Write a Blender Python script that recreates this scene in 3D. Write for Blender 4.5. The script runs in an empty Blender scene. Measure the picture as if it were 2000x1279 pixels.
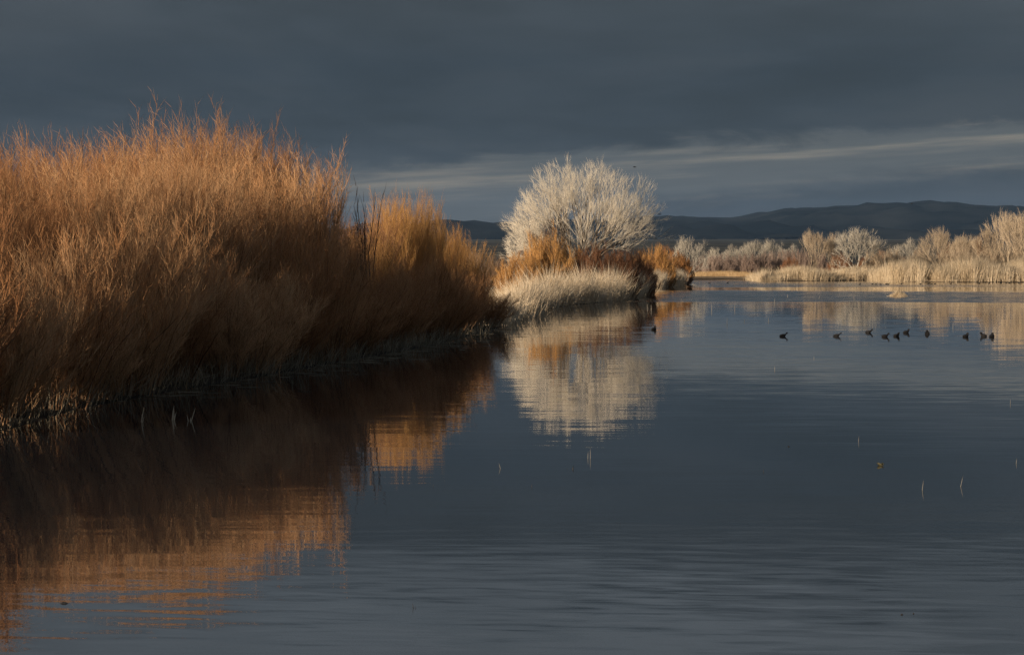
import bpy, math, random
import numpy as np
from mathutils import Vector, Matrix, noise as mnoise

# ------------------------------------------------------------------ camera
F = 5000.0            # focal length in photo pixels (photo 2000 x 1279)
CAM_H = 3.5
HORIZON = 510.0
scene = bpy.context.scene
cam_data = bpy.data.cameras.new('camera')
cam_data.sensor_width = 36.0
cam_data.lens = 36.0 * F / 2000.0
cam_data.clip_start = 0.5
cam_data.clip_end = 60000.0
cam = bpy.data.objects.new('camera', cam_data)
scene.collection.objects.link(cam)
PITCH = math.atan((639.5 - HORIZON) / F)
cam.location = (0, 0, CAM_H)
cam.rotation_euler = (math.pi / 2 - PITCH, 0, 0)
scene.camera = cam

# ------------------------------------------------------------------ light
SUN_EL = math.radians(12.0)
SUN_AZ = math.radians(42.0)      # the light travels forward and to the right by this angle
sun_data = bpy.data.lights.new('sun', 'SUN')
sun_data.energy = 5.0
sun_data.angle = math.radians(0.5)
sun_data.color = (1.0, 0.83, 0.64)
sun = bpy.data.objects.new('sun', sun_data)
scene.collection.objects.link(sun)
travel = Vector((math.sin(SUN_AZ) * math.cos(SUN_EL), math.cos(SUN_AZ) * math.cos(SUN_EL), -math.sin(SUN_EL)))
sun.rotation_euler = travel.to_track_quat('-Z', 'Y').to_euler()
sun.location = (-60, -60, 40)

scene.view_settings.view_transform = 'Standard'
scene.view_settings.look = 'None'
scene.view_settings.exposure = 0.4
scene.view_settings.gamma = 1.0
scene.view_settings.use_curve_mapping = False
scene.cycles.use_denoising = True
scene.cycles.denoising_input_passes = 'RGB_ALBEDO_NORMAL'
scene.cycles.denoising_prefilter = 'NONE'
scene.cycles.max_bounces = 6
scene.cycles.diffuse_bounces = 3
scene.cycles.glossy_bounces = 3
scene.cycles.volume_bounces = 0
scene.cycles.sample_clamp_indirect = 4.0


# ---- small node helper
class NT:
    def __init__(self, tree):
        self.t = tree
        self.n = tree.nodes
        self.l = tree.links
        self.n.clear()

    def node(self, kind, **kw):
        nd = self.n.new(kind)
        for k, v in kw.items():
            setattr(nd, k, v)
        return nd

    def put(self, sock, val):
        if hasattr(val, 'is_linked') or hasattr(val, 'links'):
            self.l.new(val, sock)
        elif isinstance(val, tuple) and len(val) == 3 and len(sock.default_value) == 4:
            sock.default_value = (*val, 1.0)
        else:
            sock.default_value = val

    def math(self, op, a, b=None, c=None, clamp=False):
        nd = self.node('ShaderNodeMath', operation=op, use_clamp=clamp)
        self.put(nd.inputs[0], a)
        if b is not None:
            self.put(nd.inputs[1], b)
        if c is not None:
            self.put(nd.inputs[2], c)
        return nd.outputs[0]

    def vmath(self, op, a, b=None):
        nd = self.node('ShaderNodeVectorMath', operation=op)
        self.put(nd.inputs[0], a)
        if b is not None:
            self.put(nd.inputs[1], b)
        return nd.outputs[0]

    def scale(self, a, s):
        nd = self.node('ShaderNodeVectorMath', operation='SCALE')
        self.put(nd.inputs[0], a)
        self.put(nd.inputs['Scale'], s)
        return nd.outputs[0]

    def xyz(self, x, y, z):
        nd = self.node('ShaderNodeCombineXYZ')
        self.put(nd.inputs[0], x)
        self.put(nd.inputs[1], y)
        self.put(nd.inputs[2], z)
        return nd.outputs[0]

    def sep(self, v):
        nd = self.node('ShaderNodeSeparateXYZ')
        self.put(nd.inputs[0], v)
        return nd.outputs

    def noise(self, vec, scale, detail=2.0, rough=0.5, distortion=0.0, color=False):
        nd = self.node('ShaderNodeTexNoise')
        nd.noise_dimensions = '3D'
        self.put(nd.inputs['Vector'], vec)
        nd.inputs['Scale'].default_value = scale
        nd.inputs['Detail'].default_value = detail
        nd.inputs['Roughness'].default_value = rough
        nd.inputs['Distortion'].default_value = distortion
        return nd.outputs['Color' if color else 'Fac']

    def smooth(self, v, lo, hi, a=0.0, b=1.0):
        nd = self.node('ShaderNodeMapRange', interpolation_type='SMOOTHSTEP')
        self.put(nd.inputs['Value'], v)
        nd.inputs['From Min'].default_value = lo
        nd.inputs['From Max'].default_value = hi
        nd.inputs['To Min'].default_value = a
        nd.inputs['To Max'].default_value = b
        return nd.outputs[0]

    def mix(self, fac, a, b):
        nd = self.node('ShaderNodeMix', data_type='RGBA')
        self.put(nd.inputs[0], fac)
        self.put(nd.inputs[6], a if not isinstance(a, tuple) else (*a[:3], 1))
        self.put(nd.inputs[7], b if not isinstance(b, tuple) else (*b[:3], 1))
        return nd.outputs[2]

    def ramp(self, fac, stops):
        nd = self.node('ShaderNodeValToRGB')
        self.put(nd.inputs[0], fac)
        r = nd.color_ramp
        while len(r.elements) < len(stops):
            r.elements.new(0.5)
        for e, (p, c) in zip(r.elements, stops):
            e.position = p
            e.color = (*c, 1)
        return nd.outputs[0]


def lin(r, g, b):
    return tuple(((c / 255.0 + 0.055) / 1.055) ** 2.4 if c > 10 else c / 255.0 / 12.92 for c in (r, g, b))


# ------------------------------------------------------------------ sky: a dark cloud deck over a clear evening sky
world = bpy.data.worlds.new('World')
scene.world = world
world.use_nodes = True
w = NT(world.node_tree)
d = w.node('ShaderNodeTexCoord').outputs['Generated']
dx, dy, dz = w.sep(d)
el = w.math('MAXIMUM', dz, 0.0)
den = w.math('ADD', el, 0.045)
deck = w.xyz(w.math('DIVIDE', dx, den), w.math('DIVIDE', dy, den), 0.0)
n_big = w.noise(w.vmath('MULTIPLY', deck, (0.8, 0.34, 1.0)), 1.0, 4.0, 0.55, 0.3)
n_fine = w.noise(w.vmath('MULTIPLY', deck, (1.3, 0.9, 1.0)), 1.3, 5.0, 0.6, 0.6)
base = w.ramp(w.math('MULTIPLY', el, 3.2, clamp=True), [
    (0.000, lin(60, 69, 80)), (0.045, lin(54, 63, 75)), (0.13, lin(44, 54, 66)), (0.24, lin(44, 54, 66)),
    (0.33, lin(60, 67, 75)), (0.42, lin(100, 108, 116)), (0.52, lin(120, 128, 136)), (1.0, lin(108, 117, 128))])
tone = w.math('ADD', w.smooth(n_big, 0.3, 0.7, 0.80, 1.20), w.smooth(n_fine, 0.3, 0.7, -0.07, 0.07))
cloud = w.scale(base, tone)
warm = w.smooth(n_big, 0.45, 0.7, 0.0, 0.22)
cloud = w.mix(warm, cloud, lin(76, 76, 77))
# lighter cloud bank low over the hills, thinning out to the left
az = w.math('DIVIDE', dx, w.math('MAXIMUM', dy, 0.05))
wisp = w.noise(w.xyz(w.math('MULTIPLY', az, 16.0), w.math('MULTIPLY', el, 70.0), 3.0), 1.0, 6.0, 0.62, 0.5)
wob = w.math('MULTIPLY', w.math('SUBTRACT', wisp, 0.5), 0.026)
top_edge = w.math('ADD', w.math('MULTIPLY', az, 0.066), 0.0400)
low_edge = w.math('ADD', w.math('MULTIPLY', az, 0.115), 0.0145)
f_top = w.smooth(w.math('SUBTRACT', w.math('ADD', el, wob), top_edge), -0.004, 0.003, 1.0, 0.0)
f_low = w.smooth(w.math('SUBTRACT', w.math('ADD', el, wob), low_edge), -0.006, 0.008, 0.0, 1.0)
f_az = w.smooth(az, -0.22, 0.04)
front = w.smooth(dy, 0.0, 0.6)
streak = w.noise(w.xyz(w.math('MULTIPLY', az, 5.0), w.math('MULTIPLY', w.math('SUBTRACT', el, w.math('MULTIPLY', az, 0.055)), 105.0), 8.0), 1.0, 5.0, 0.6)
bank_f = w.math('MULTIPLY', w.math('MULTIPLY', w.math('MULTIPLY', f_top, f_low), f_az), front)
bank_f = w.math('MULTIPLY', bank_f, w.smooth(streak, 0.25, 0.7, 0.55, 1.0))
bank_col = w.mix(w.smooth(streak, 0.46, 0.74), lin(90, 94, 97), lin(146, 137, 123))
cloud = w.mix(bank_f, cloud, bank_col)
sky = w.node('ShaderNodeTexSky', sky_type='NISHITA')
sky.sun_disc = False
sky.sun_elevation = SUN_EL
sky.sun_rotation = math.atan2(-travel.x, -travel.y)
sky.air_density = 1.0
sky.dust_density = 1.0
clear = w.scale(sky.outputs[0], 0.06)
final = w.mix(0.95, clear, cloud)
bg = w.node('ShaderNodeBackground')
w.put(bg.inputs[0], final)
bg.inputs[1].default_value = 0.76
out = w.node('ShaderNodeOutputWorld')
w.l.new(bg.outputs[0], out.inputs[0])

# ------------------------------------------------------------------ helpers
col = scene.collection
ROT = cam.rotation_euler.to_matrix()


def at_px(x, y, z=0.0):
    """point of height z seen at photo pixel x, y (below the horizon)"""
    v = ROT @ Vector(((x - 1000) / F, (639.5 - y) / F, -1.0))
    t = (z - CAM_H) / v.z
    return Vector((v.x * t, v.y * t, z))


def at_d(x, D, z=0.0):
    return Vector(((x - 1000) / F * D, D, z))


def h_for(ytop, D):
    return CAM_H + (HORIZON - ytop) / F * D


def tag(o, label=None, cat=None, group=None, kind=None):
    if label:
        o['label'] = label
    if cat:
        o['category'] = cat
    if group:
        o['group'] = group
    if kind:
        o['kind'] = kind
    return o


def mesh_np(name, verts, faces_flat, starts, tint=None, smooth=True):
    me = bpy.data.meshes.new(name)
    verts = np.asarray(verts, np.float32)
    me.vertices.add(len(verts))
    me.vertices.foreach_set('co', verts.ravel())
    me.loops.add(len(faces_flat))
    me.loops.foreach_set('vertex_index', np.asarray(faces_flat, np.int32))
    me.polygons.add(len(starts))
    me.polygons.foreach_set('loop_start', np.asarray(starts, np.int32))
    if tint is not None:
        a = me.attributes.new('tint', 'FLOAT', 'POINT')
        a.data.foreach_set('value', np.asarray(tint, np.float32))
    me.update(calc_edges=True)
    if smooth:
        me.polygons.foreach_set('use_smooth', np.ones(len(starts), bool))
    return me


class Tubes:
    """three-sided tapering tubes, each ending in a point, gathered into one mesh"""

    def __init__(self):
        self.v, self.f, self.s, self.t = [], [], [], []
        self.nv = 0
        self.nl = 0

    def add(self, P, R, tint):
        P = np.asarray(P, float)
        B, n, _ = P.shape
        if np.ndim(R) == 1:
            R = np.broadcast_to(R, (B, n))
        T = P[:, -1] - P[:, 0]
        T /= np.linalg.norm(T, axis=1, keepdims=True) + 1e-9
        ref = np.where(np.abs(T[:, 2:3]) > 0.8, np.array([[1.0, 0.1, 0]]), np.array([[0, 0.1, 1.0]]))
        U = np.cross(T, ref)
        U /= np.linalg.norm(U, axis=1, keepdims=True) + 1e-9
        V = np.cross(T, U)
        ang = np.array([0, 2 * math.pi / 3, 4 * math.pi / 3])
        ring = np.cos(ang)[None, None, :, None] * U[:, None, None, :] + np.sin(ang)[None, None, :, None] * V[:, None, None, :]
        body = P[:, :-1, None, :] + R[:, :-1, None, None] * ring          # B, n-1, 3, 3
        vv = np.concatenate([body.reshape(B, -1, 3), P[:, -1:, :]], axis=1)
        per = 3 * (n - 1) + 1
        quads, tris = [], []
        for i in range(n - 2):
            for k in range(3):
                a, b = 3 * i + k, 3 * i + (k + 1) % 3
                quads.append((a, b, b + 3, a + 3))
        for k in range(3):
            tris.append((3 * (n - 2) + k, 3 * (n - 2) + (k + 1) % 3, per - 1))
        off = (np.arange(B) * per)[:, None] + self.nv
        for lst, m in ((quads, 4), (tris, 3)):
            if not lst:
                continue
            idx = np.array(lst).ravel()[None, :] + off
            self.f.append(idx.ravel())
            cnt = B * len(lst)
            self.s.append(np.arange(cnt) * m + self.nl)
            self.nl += cnt * m
        self.v.append(vv.reshape(-1, 3))
        tt = np.broadcast_to(np.asarray(tint, float).reshape(-1, 1), (B, per))
        self.t.append(tt.ravel())
        self.nv += B * per

    def mesh(self, name):
        return mesh_np(name, np.concatenate(self.v), np.concatenate(self.f), np.concatenate(self.s), np.concatenate(self.t))


def sample(P, s):
    """points and tangents at parameters s (B,k) of polylines P (B,n,3)"""
    B, n, _ = P.shape
    u = np.clip(s, 0, 0.9999) * (n - 1)
    i = u.astype(int)
    fr = (u - i)[..., None]
    b = np.arange(B)[:, None]
    p = P[b, i] * (1 - fr) + P[b, i + 1] * fr
    t = P[b, i + 1] - P[b, i]
    t /= np.linalg.norm(t, axis=-1, keepdims=True) + 1e-9
    return p, t


def sprout(rng, P, k, s0, s1, ang0, ang1, up, length, n, sag=0.0, wob=0.04):
    """k children per parent; length is a function of (s, parent length)"""
    B = P.shape[0]
    s = s0 + (s1 - s0) * (np.arange(k)[None, :] + rng.random((B, k))) / k
    p, t = sample(P, s)
    rnd = rng.normal(size=(B, k, 3))
    perp = rnd - (rnd * t).sum(-1, keepdims=True) * t
    perp /= np.linalg.norm(perp, axis=-1, keepdims=True) + 1e-9
    a = ang0 + (ang1 - ang0) * rng.random((B, k, 1))
    dv = np.cos(a) * t + np.sin(a) * perp
    dv[..., 2] += up
    dv /= np.linalg.norm(dv, axis=-1, keepdims=True)
    pl = np.linalg.norm(np.diff(P, axis=1), axis=-1).sum(-1)[:, None]
    L = length(s, pl) * (0.7 + 0.6 * rng.random((B, k)))
    q = np.linspace(0, 1, n)
    pts = p[:, :, None, :] + dv[:, :, None, :] * (L[..., None] * q)[..., None]
    bend = rng.normal(size=(B, k, 1, 3)) * wob
    bend[..., 2] += up * 0.35 - sag
    pts = pts + bend * (L[..., None] * q ** 2)[..., None]
    return pts.reshape(B * k, n, 3), L.reshape(-1), s.reshape(-1), np.repeat(np.arange(B), k)


def taper(r0, n, end=0.25):
    q = np.linspace(0, 1, n)
    return np.asarray(r0)[:, None] * (1 - (1 - end) * q)[None, :]


# ------------------------------------------------------------------ materials
def mat(name):
    m = bpy.data.materials.new(name)
    m.use_nodes = True
    return m, NT(m.node_tree)


def finish(n, color, rough=0.8, spec=0.2, normal=None):
    b = n.node('ShaderNodeBsdfPrincipled')
    n.put(b.inputs['Base Color'], color)
    n.put(b.inputs['Roughness'], rough)
    b.inputs['Specular IOR Level'].default_value = spec
    if normal is not None:
        n.put(b.inputs['Normal'], normal)
    o = n.node('ShaderNodeOutputMaterial')
    n.l.new(b.outputs[0], o.inputs[0])
    return b


def twig_mat(name, c0, c1, c2, vary=0.35):
    """bark whose colour runs c0-c1-c2 from stem to stem, shifted a little from plant to plant"""
    m, n = mat(name)
    at = n.node('ShaderNodeAttribute', attribute_name='tint')
    oi = n.node('ShaderNodeObjectInfo')
    f = n.math('ADD', at.outputs['Fac'], n.math('MULTIPLY', n.math('SUBTRACT', oi.outputs['Random'], 0.5), vary), clamp=True)
    c = n.ramp(f, [(0.0, c0), (0.5, c1), (1.0, c2)])
    finish(n, c, 0.75, 0.15)
    return m


M = {}
M['willow_stem'] = twig_mat('willow_stem_bark', (0.11, 0.06, 0.034), (0.20, 0.105, 0.052), (0.40, 0.25, 0.135))
M['willow_twig'] = twig_mat('willow_twig_bark', (0.25, 0.115, 0.050), (0.41, 0.195, 0.080), (0.55, 0.325, 0.165), 0.85)
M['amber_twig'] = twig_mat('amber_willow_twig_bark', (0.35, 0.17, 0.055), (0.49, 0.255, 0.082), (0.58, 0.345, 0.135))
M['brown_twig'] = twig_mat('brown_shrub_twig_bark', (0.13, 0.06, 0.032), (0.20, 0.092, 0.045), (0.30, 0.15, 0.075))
M['rust_amber'] = twig_mat('russet_willow_twig_bark', (0.22, 0.10, 0.04), (0.34, 0.16, 0.055), (0.45, 0.24, 0.09))
M['mauve_twig'] = twig_mat('mauve_shrub_twig_bark', (0.22, 0.155, 0.12), (0.30, 0.22, 0.175), (0.38, 0.29, 0.23))
M['rust_twig'] = twig_mat('rust_shrub_twig_bark', (0.22, 0.135, 0.085), (0.30, 0.195, 0.125), (0.38, 0.265, 0.175))
M['pale_bark'] = twig_mat('pale_cottonwood_bark', (0.48, 0.41, 0.315), (0.63, 0.555, 0.44), (0.76, 0.685, 0.56))
M['grey_bark'] = twig_mat('greyed_cottonwood_bark', (0.36, 0.32, 0.26), (0.46, 0.415, 0.34), (0.56, 0.51, 0.42))
M['limb_bark'] = twig_mat('furrowed_cottonwood_bark', (0.10, 0.08, 0.062), (0.22, 0.185, 0.145), (0.40, 0.35, 0.28))
M['tan_bark'] = twig_mat('tan_cottonwood_bark', (0.36, 0.275, 0.185), (0.47, 0.37, 0.255), (0.57, 0.465, 0.34))
M['dry_grass'] = twig_mat('dry_pale_grass', (0.42, 0.30, 0.17), (0.65, 0.51, 0.345), (0.82, 0.71, 0.54), 0.1)
M['reed'] = twig_mat('dry_tan_reed', (0.36, 0.26, 0.15), (0.55, 0.43, 0.28), (0.70, 0.58, 0.42), 0.1)
M['dull_grass'] = twig_mat('weathered_bank_grass', (0.08, 0.065, 0.042), (0.22, 0.185, 0.125), (0.50, 0.44, 0.32), 0.1)
M['gold_grass'] = twig_mat('golden_low_grass', (0.30, 0.17, 0.075), (0.45, 0.29, 0.14), (0.60, 0.45, 0.26), 0.1)
M['tuft'] = twig_mat('faded_tuft_grass', (0.22, 0.17, 0.10), (0.32, 0.26, 0.16), (0.42, 0.35, 0.23), 0.1)
M['stalk'] = twig_mat('faded_stalk', (0.16, 0.14, 0.11), (0.24, 0.215, 0.17), (0.30, 0.27, 0.22), 0.1)
M['sage'] = twig_mat('grey_green_brush', (0.18, 0.15, 0.085), (0.28, 0.24, 0.14), (0.36, 0.32, 0.20), 0.1)
M['dark_bark'] = twig_mat('dark_dead_bark', (0.035, 0.024, 0.02), (0.06, 0.042, 0.034), (0.09, 0.062, 0.05))

m, n = mat('duck_plumage')
nz = n.noise(n.node('ShaderNodeTexCoord').outputs['Object'], 30.0, 3.0)
finish(n, n.mix(nz, (0.006, 0.006, 0.007), (0.016, 0.014, 0.013)), 0.7, 0.2)
M['duck'] = m
m, n = mat('duck_bill')
nz = n.noise(n.node('ShaderNodeTexCoord').outputs['Object'], 60.0, 2.0)
finish(n, n.mix(nz, (0.03, 0.03, 0.032), (0.06, 0.058, 0.055)), 0.5, 0.3)
M['bill'] = m
m, n = mat('wet_dark_wood')
nz = n.noise(n.node('ShaderNodeTexCoord').outputs['Object'], 40.0, 3.0)
finish(n, n.mix(nz, (0.012, 0.010, 0.008), (0.04, 0.032, 0.024)), 0.5, 0.4)
M['wet_wood'] = m
m, n = mat('dead_leaf')
nz = n.noise(n.node('ShaderNodeTexCoord').outputs['Object'], 25.0, 3.0)
finish(n, n.mix(nz, (0.03, 0.03, 0.014), (0.10, 0.085, 0.045)), 0.7, 0.2)
M['leaf'] = m

# ground: pale dry silt and grass near the water, far scrub plain with cloud shade darkened into its colour
m, n = mat('valley_ground')
pos = n.node('ShaderNodeNewGeometry').outputs['Position']
px_, py_, pz_ = n.sep(pos)
dist = n.math('POWER', n.math('ADD', n.math('MULTIPLY', px_, px_), n.math('MULTIPLY', py_, py_)), 0.5)
g1 = n.noise(pos, 0.9, 6.0, 0.6)
g2 = n.noise(pos, 0.05, 4.0, 0.6)
near = n.mix(n.smooth(g1, 0.35, 0.65), (0.10, 0.07, 0.042), (0.24, 0.175, 0.105))
pale = n.mix(n.smooth(g2, 0.4, 0.62), near, (0.40, 0.31, 0.20))
near = n.mix(n.smooth(dist, 300.0, 430.0), near, pale)
scr = n.noise(n.vmath('MULTIPLY', pos, (0.004, 0.0016, 0.004)), 1.0, 6.0, 0.65)
far = n.mix(n.smooth(scr, 0.4, 0.62), (0.035, 0.034, 0.028), (0.085, 0.078, 0.058))
c = n.mix(n.smooth(dist, 700.0, 1300.0), near, far)
wet = n.smooth(pz_, 0.02, 0.22)
c = n.mix(wet, (0.022, 0.017, 0.012), c)
finish(n, c, 0.9, 0.1)
M['ground'] = m

m, n = mat('hill_scrub_cloud_shade')  # hill scrub, its very dark bluish colour standing in for cloud shadow
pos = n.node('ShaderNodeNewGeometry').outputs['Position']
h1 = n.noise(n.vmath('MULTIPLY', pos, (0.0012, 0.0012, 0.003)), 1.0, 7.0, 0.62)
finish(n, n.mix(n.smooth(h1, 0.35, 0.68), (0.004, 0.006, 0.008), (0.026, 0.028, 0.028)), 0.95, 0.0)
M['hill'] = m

# water: still dark water, ripples given as a slope field so that they do not depend on the view
m, n = mat('pond_water')
pos = n.node('ShaderNodeNewGeometry').outputs['Position']
wx, wy, wz = n.sep(pos)
fine = n.noise(n.vmath('MULTIPLY', pos, (0.6, 3.6, 1.0)), 1.0, 3.0, 0.55, 0.0, True)
mid = n.noise(n.vmath('MULTIPLY', pos, (0.16, 0.62, 1.0)), 1.0, 3.0, 0.5, 0.0, True)
swell = n.noise(n.vmath('MULTIPLY', n.vmath('ADD', pos, n.xyz(0.0, n.math('MULTIPLY', wx, 0.12), 0.0)), (1.1, 3.9, 1.0)), 1.0, 3.0, 0.5, 0.4, True)
patch = n.noise(n.vmath('MULTIPLY', pos, (0.018, 0.012, 1.0)), 1.0, 2.0)
breeze = n.smooth(patch, 0.40, 0.66)
gust = n.noise(n.vmath('MULTIPLY', pos, (0.16, 0.10, 1.0)), 1.0, 2.0)
near_f = n.math('MULTIPLY', n.smooth(n.math('ADD', wy, n.math('MULTIPLY', wx, -0.7)), 22.0, 36.0, 1.0, 0.0), n.smooth(gust, 0.30, 0.62, 0.45, 1.0))
far_f = n.math('MULTIPLY', n.smooth(wx, 14.0, 40.0), n.smooth(wy, 150.0, 230.0))
# wind lanes: long streaks across the far water where the breeze roughens it
lw = n.noise(n.vmath('MULTIPLY', pos, (0.011, 0.02, 1.0)), 1.0, 4.0, 0.6)
ly = n.math('ADD', n.math('SUBTRACT', wy, n.math('MULTIPLY', wx, -0.10)), n.math('MULTIPLY', n.math('SUBTRACT', lw, 0.5), 60.0))
right_f = n.smooth(n.math('ADD', wx, n.math('MULTIPLY', n.math('SUBTRACT', lw, 0.5), 60.0)), 62.0, 84.0, 1.0, 0.0)


def lane(a0, a1, soft):
    return n.math('MULTIPLY', n.smooth(ly, a0, a0 + soft), n.smooth(ly, a1, a1 + soft, 1.0, 0.0))


lanes = n.math('MAXIMUM', n.math('MULTIPLY', n.math('MAXIMUM', lane(345, 470, 10), lane(222, 298, 12)), right_f), n.math('MAXIMUM', lane(215, 228, 5), lane(258, 276, 6)))
a_fine = n.math('ADD', n.math('ADD', n.math('MULTIPLY', breeze, 0.012), 0.016), n.math('ADD', n.math('MULTIPLY', far_f, 0.035), n.math('MULTIPLY', lanes, 0.10)))
a_mid = n.math('ADD', n.math('MULTIPLY', breeze, 0.006), 0.007)
a_sw = n.math('ADD', n.math('MULTIPLY', near_f, 0.085), n.math('MULTIPLY', breeze, 0.003))
half = (0.5, 0.5, 0.5)
slope = n.vmath('ADD', n.scale(n.vmath('SUBTRACT', fine, half), a_fine),
                n.vmath('ADD', n.scale(n.vmath('SUBTRACT', mid, half), a_mid), n.scale(n.vmath('SUBTRACT', swell, half), a_sw)))
slope = n.vmath('MULTIPLY', slope, (0.35, 1.0, 0.0))
# seen at a grazing angle only the near sides of the roughened wavelets show
slope = n.vmath('ADD', slope, n.xyz(0.0, n.math('MULTIPLY', lanes, -0.020), 0.0))
nrm = n.vmath('NORMALIZE', n.vmath('ADD', slope, (0, 0, 1)))
b = finish(n, (0.010, 0.0135, 0.018), 0.012, 0.5, nrm)
b.inputs['IOR'].default_value = 1.333
M['water'] = m

# ------------------------------------------------------------------ the pond's outline and the ground
shore_px = [(0, 832), (110, 800), (230, 778), (350, 757), (500, 733), (650, 706), (800, 680), (900, 656), (960, 640),
            (1010, 622), (1050, 606), (1100, 597), (1180, 590), (1245, 579), (1268, 571), (1268, 563), (1290, 561), (1335, 558),
            (1346, 551), (1352, 546), (1420, 545.5), (1480, 547), (1510, 550), (1600, 549.5), (1700, 548.5), (1770, 551),
            (1850, 551.5), (2000, 551.5), (2150, 551)]
pond = [(-13, 6), (-12.2, 22), (-11.8, 40)] + [tuple(at_px(x, y).xy) for x, y in shore_px] + [(190, 400), (210, 180), (140, 50), (60, 6)]
pond = np.array(pond)


def pond_sdf(X, Y):
    """signed distance to the pond's edge, positive on land"""
    A, Bp = pond, np.roll(pond, -1, axis=0)
    dmin = np.full(X.shape, 1e9)
    inside = np.zeros(X.shape, bool)
    for (ax, ay), (bx, by) in zip(A, Bp):
        ex, ey = bx - ax, by - ay
        t = np.clip(((X - ax) * ex + (Y - ay) * ey) / (ex * ex + ey * ey + 1e-12), 0, 1)
        dmin = np.minimum(dmin, np.hypot(X - ax - t * ex, Y - ay - t * ey))
        cross = ((ay > Y) != (by > Y))
        with np.errstate(divide='ignore', invalid='ignore'):
            xi = ax + (Y - ay) * ex / (ey if abs(ey) > 1e-12 else 1e-12)
        inside ^= cross & (X < xi)
    return np.where(inside, -dmin, dmin)


def sstep(v, a, b):
    t = np.clip((v - a) / (b - a), 0, 1)
    return t * t * (3 - 2 * t)


def ground_z(X, Y):
    s = pond_sdf(X, Y)
    D = np.hypot(X, Y)
    z = np.where(s > 0, 0.02 + 0.42 * sstep(s, -0.1, 2.6), -0.9 * sstep(-s, 0, 5.0) + 0.02)
    z = z + np.where(s > 0, 0.07 * np.sin(X * 0.9 + 1.3 * np.sin(Y * 0.31)) * np.sin(Y * 0.63 + X * 0.2) * sstep(s, 0.5, 4), 0)
    z = z + np.clip(D - 1300, 0, None) * 0.0098
    z = z + np.where(D > 900, 1.2 * np.sin(X * 0.004) * np.sin(Y * 0.003) * sstep(D, 900, 2500), 0)
    return z


fine_a = np.radians(np.linspace(-16, 16, 420))
rest_a = np.radians(np.linspace(16, 344, 150)[1:-1])
angs = np.concatenate([fine_a, rest_a])
radii = np.concatenate([np.linspace(2, 60, 60), 60 * (600 / 60.0) ** np.linspace(0, 1, 240)[1:], 600 * (26000 / 600.0) ** np.linspace(0, 1, 60)[1:]])
AA, RR = np.meshgrid(angs, radii)
GX, GY = RR * np.sin(AA), RR * np.cos(AA)
GZ = ground_z(GX, GY)
na, nr = len(angs), len(radii)
gv = np.concatenate([np.stack([GX, GY, GZ], -1).reshape(-1, 3), [[0, 0, 1.5]]])
ii = np.arange(nr - 1)[:, None] * na
jj = np.arange(na)[None, :]
j2 = (jj + 1) % na
quads = np.stack([ii + jj, ii + na + jj, ii + na + j2, ii + j2], -1).reshape(-1, 4)[:, ::-1]
fan = np.stack([np.arange(na), (np.arange(na) + 1) % na, np.full(na, nr * na)], -1)[:, ::-1]
ff = np.concatenate([quads.ravel(), fan.ravel()])
st = np.concatenate([np.arange(len(quads)) * 4, len(quads) * 4 + np.arange(na) * 3])
me = mesh_np('ground', gv, ff, st)
me.materials.append(M['ground'])
ground = bpy.data.objects.new('ground', me)
col.objects.link(ground)
tag(ground, 'dry tan marsh ground and distant scrub plain behind the pond', 'ground', kind='structure')

# water sheet (lies just above the pond bed, cut off by the banks that rise through it)
wv = [(-60, -20, 0.0), (260, -20, 0.0), (260, 520, 0.0), (-60, 520, 0.0)]
me = mesh_np('water', wv, [0, 1, 2, 3], [0], smooth=False)
me.materials.append(M['water'])
water = bpy.data.objects.new('water', me)
col.objects.link(water)
tag(water, 'still dark blue-grey pond water mirroring banks and cloudy sky', 'water', kind='structure')


def gz(x, y):
    return float(ground_z(np.array([x]), np.array([y]))[0])


# distant hills
ridge = [(-2400, 452), (-900, 446), (0, 449), (500, 455), (800, 455), (900, 449), (985, 441), (1060, 436), (1150, 430), (1280, 421), (1320, 424),
         (1400, 424.5), (1465, 424), (1500, 415), (1545, 408), (1600, 405), (1650, 402.5), (1700, 401), (1760, 398), (1790, 393.5),
         (1810, 392), (1850, 394), (1890, 400), (1945, 402), (1980, 408), (2080, 424), (2300, 436), (2900, 446), (4200, 458)]
rx = np.array([r[0] for r in ridge], float)
ry = np.array([r[1] for r in ridge], float)
DR = 17000.0
nu, nw = 420, 46
US = np.linspace(-2400, 4200, nu)
verts = []
for j in range(nw):
    q = j / (nw - 1)
    D = 11500 + (DR + 3500 - 11500) * q
    for u in US:
        X = (u - 1000) / F * DR
        hmax = h_for(float(np.interp(u, rx, ry)), DR)
        base_z = (D - 1300) * 0.0098 - 6.0
        k = (D - 11500) / (DR - 11500)
        prof = min(1.0, max(0.0, k)) ** 1.5 if k <= 1 else 1.0 - 0.25 * (k - 1)
        sp = mnoise.fractal(Vector((X * 0.0011, D * 0.0007, 2.0)), 0.8, 2.1, 5)
        sp2 = mnoise.fractal(Vector((X * 0.006, D * 0.003, 5.0)), 0.9, 2.1, 4)
        edge = max(0.0, 1 - abs(k - 1) * 7)
        z = base_z * (1 - prof) + hmax * prof + sp * 130 * (1 - edge) * min(1, k * 2.2) * (0.35 + 0.65 * (1 - prof)) + sp2 * (13 * edge + 22 * (1 - edge))
        verts.append((X, D, min(z, hmax + 16)))
idx = (np.arange(nw - 1)[:, None] * nu + np.arange(nu - 1)[None, :]).ravel()
q4 = np.stack([idx, idx + 1, idx + nu + 1, idx + nu], -1)
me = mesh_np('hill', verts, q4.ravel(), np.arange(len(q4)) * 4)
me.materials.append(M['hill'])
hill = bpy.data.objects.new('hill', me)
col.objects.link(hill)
tag(hill, 'long dark blue mountain ridge on the horizon behind the trees', 'mountain', kind='structure')


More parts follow.
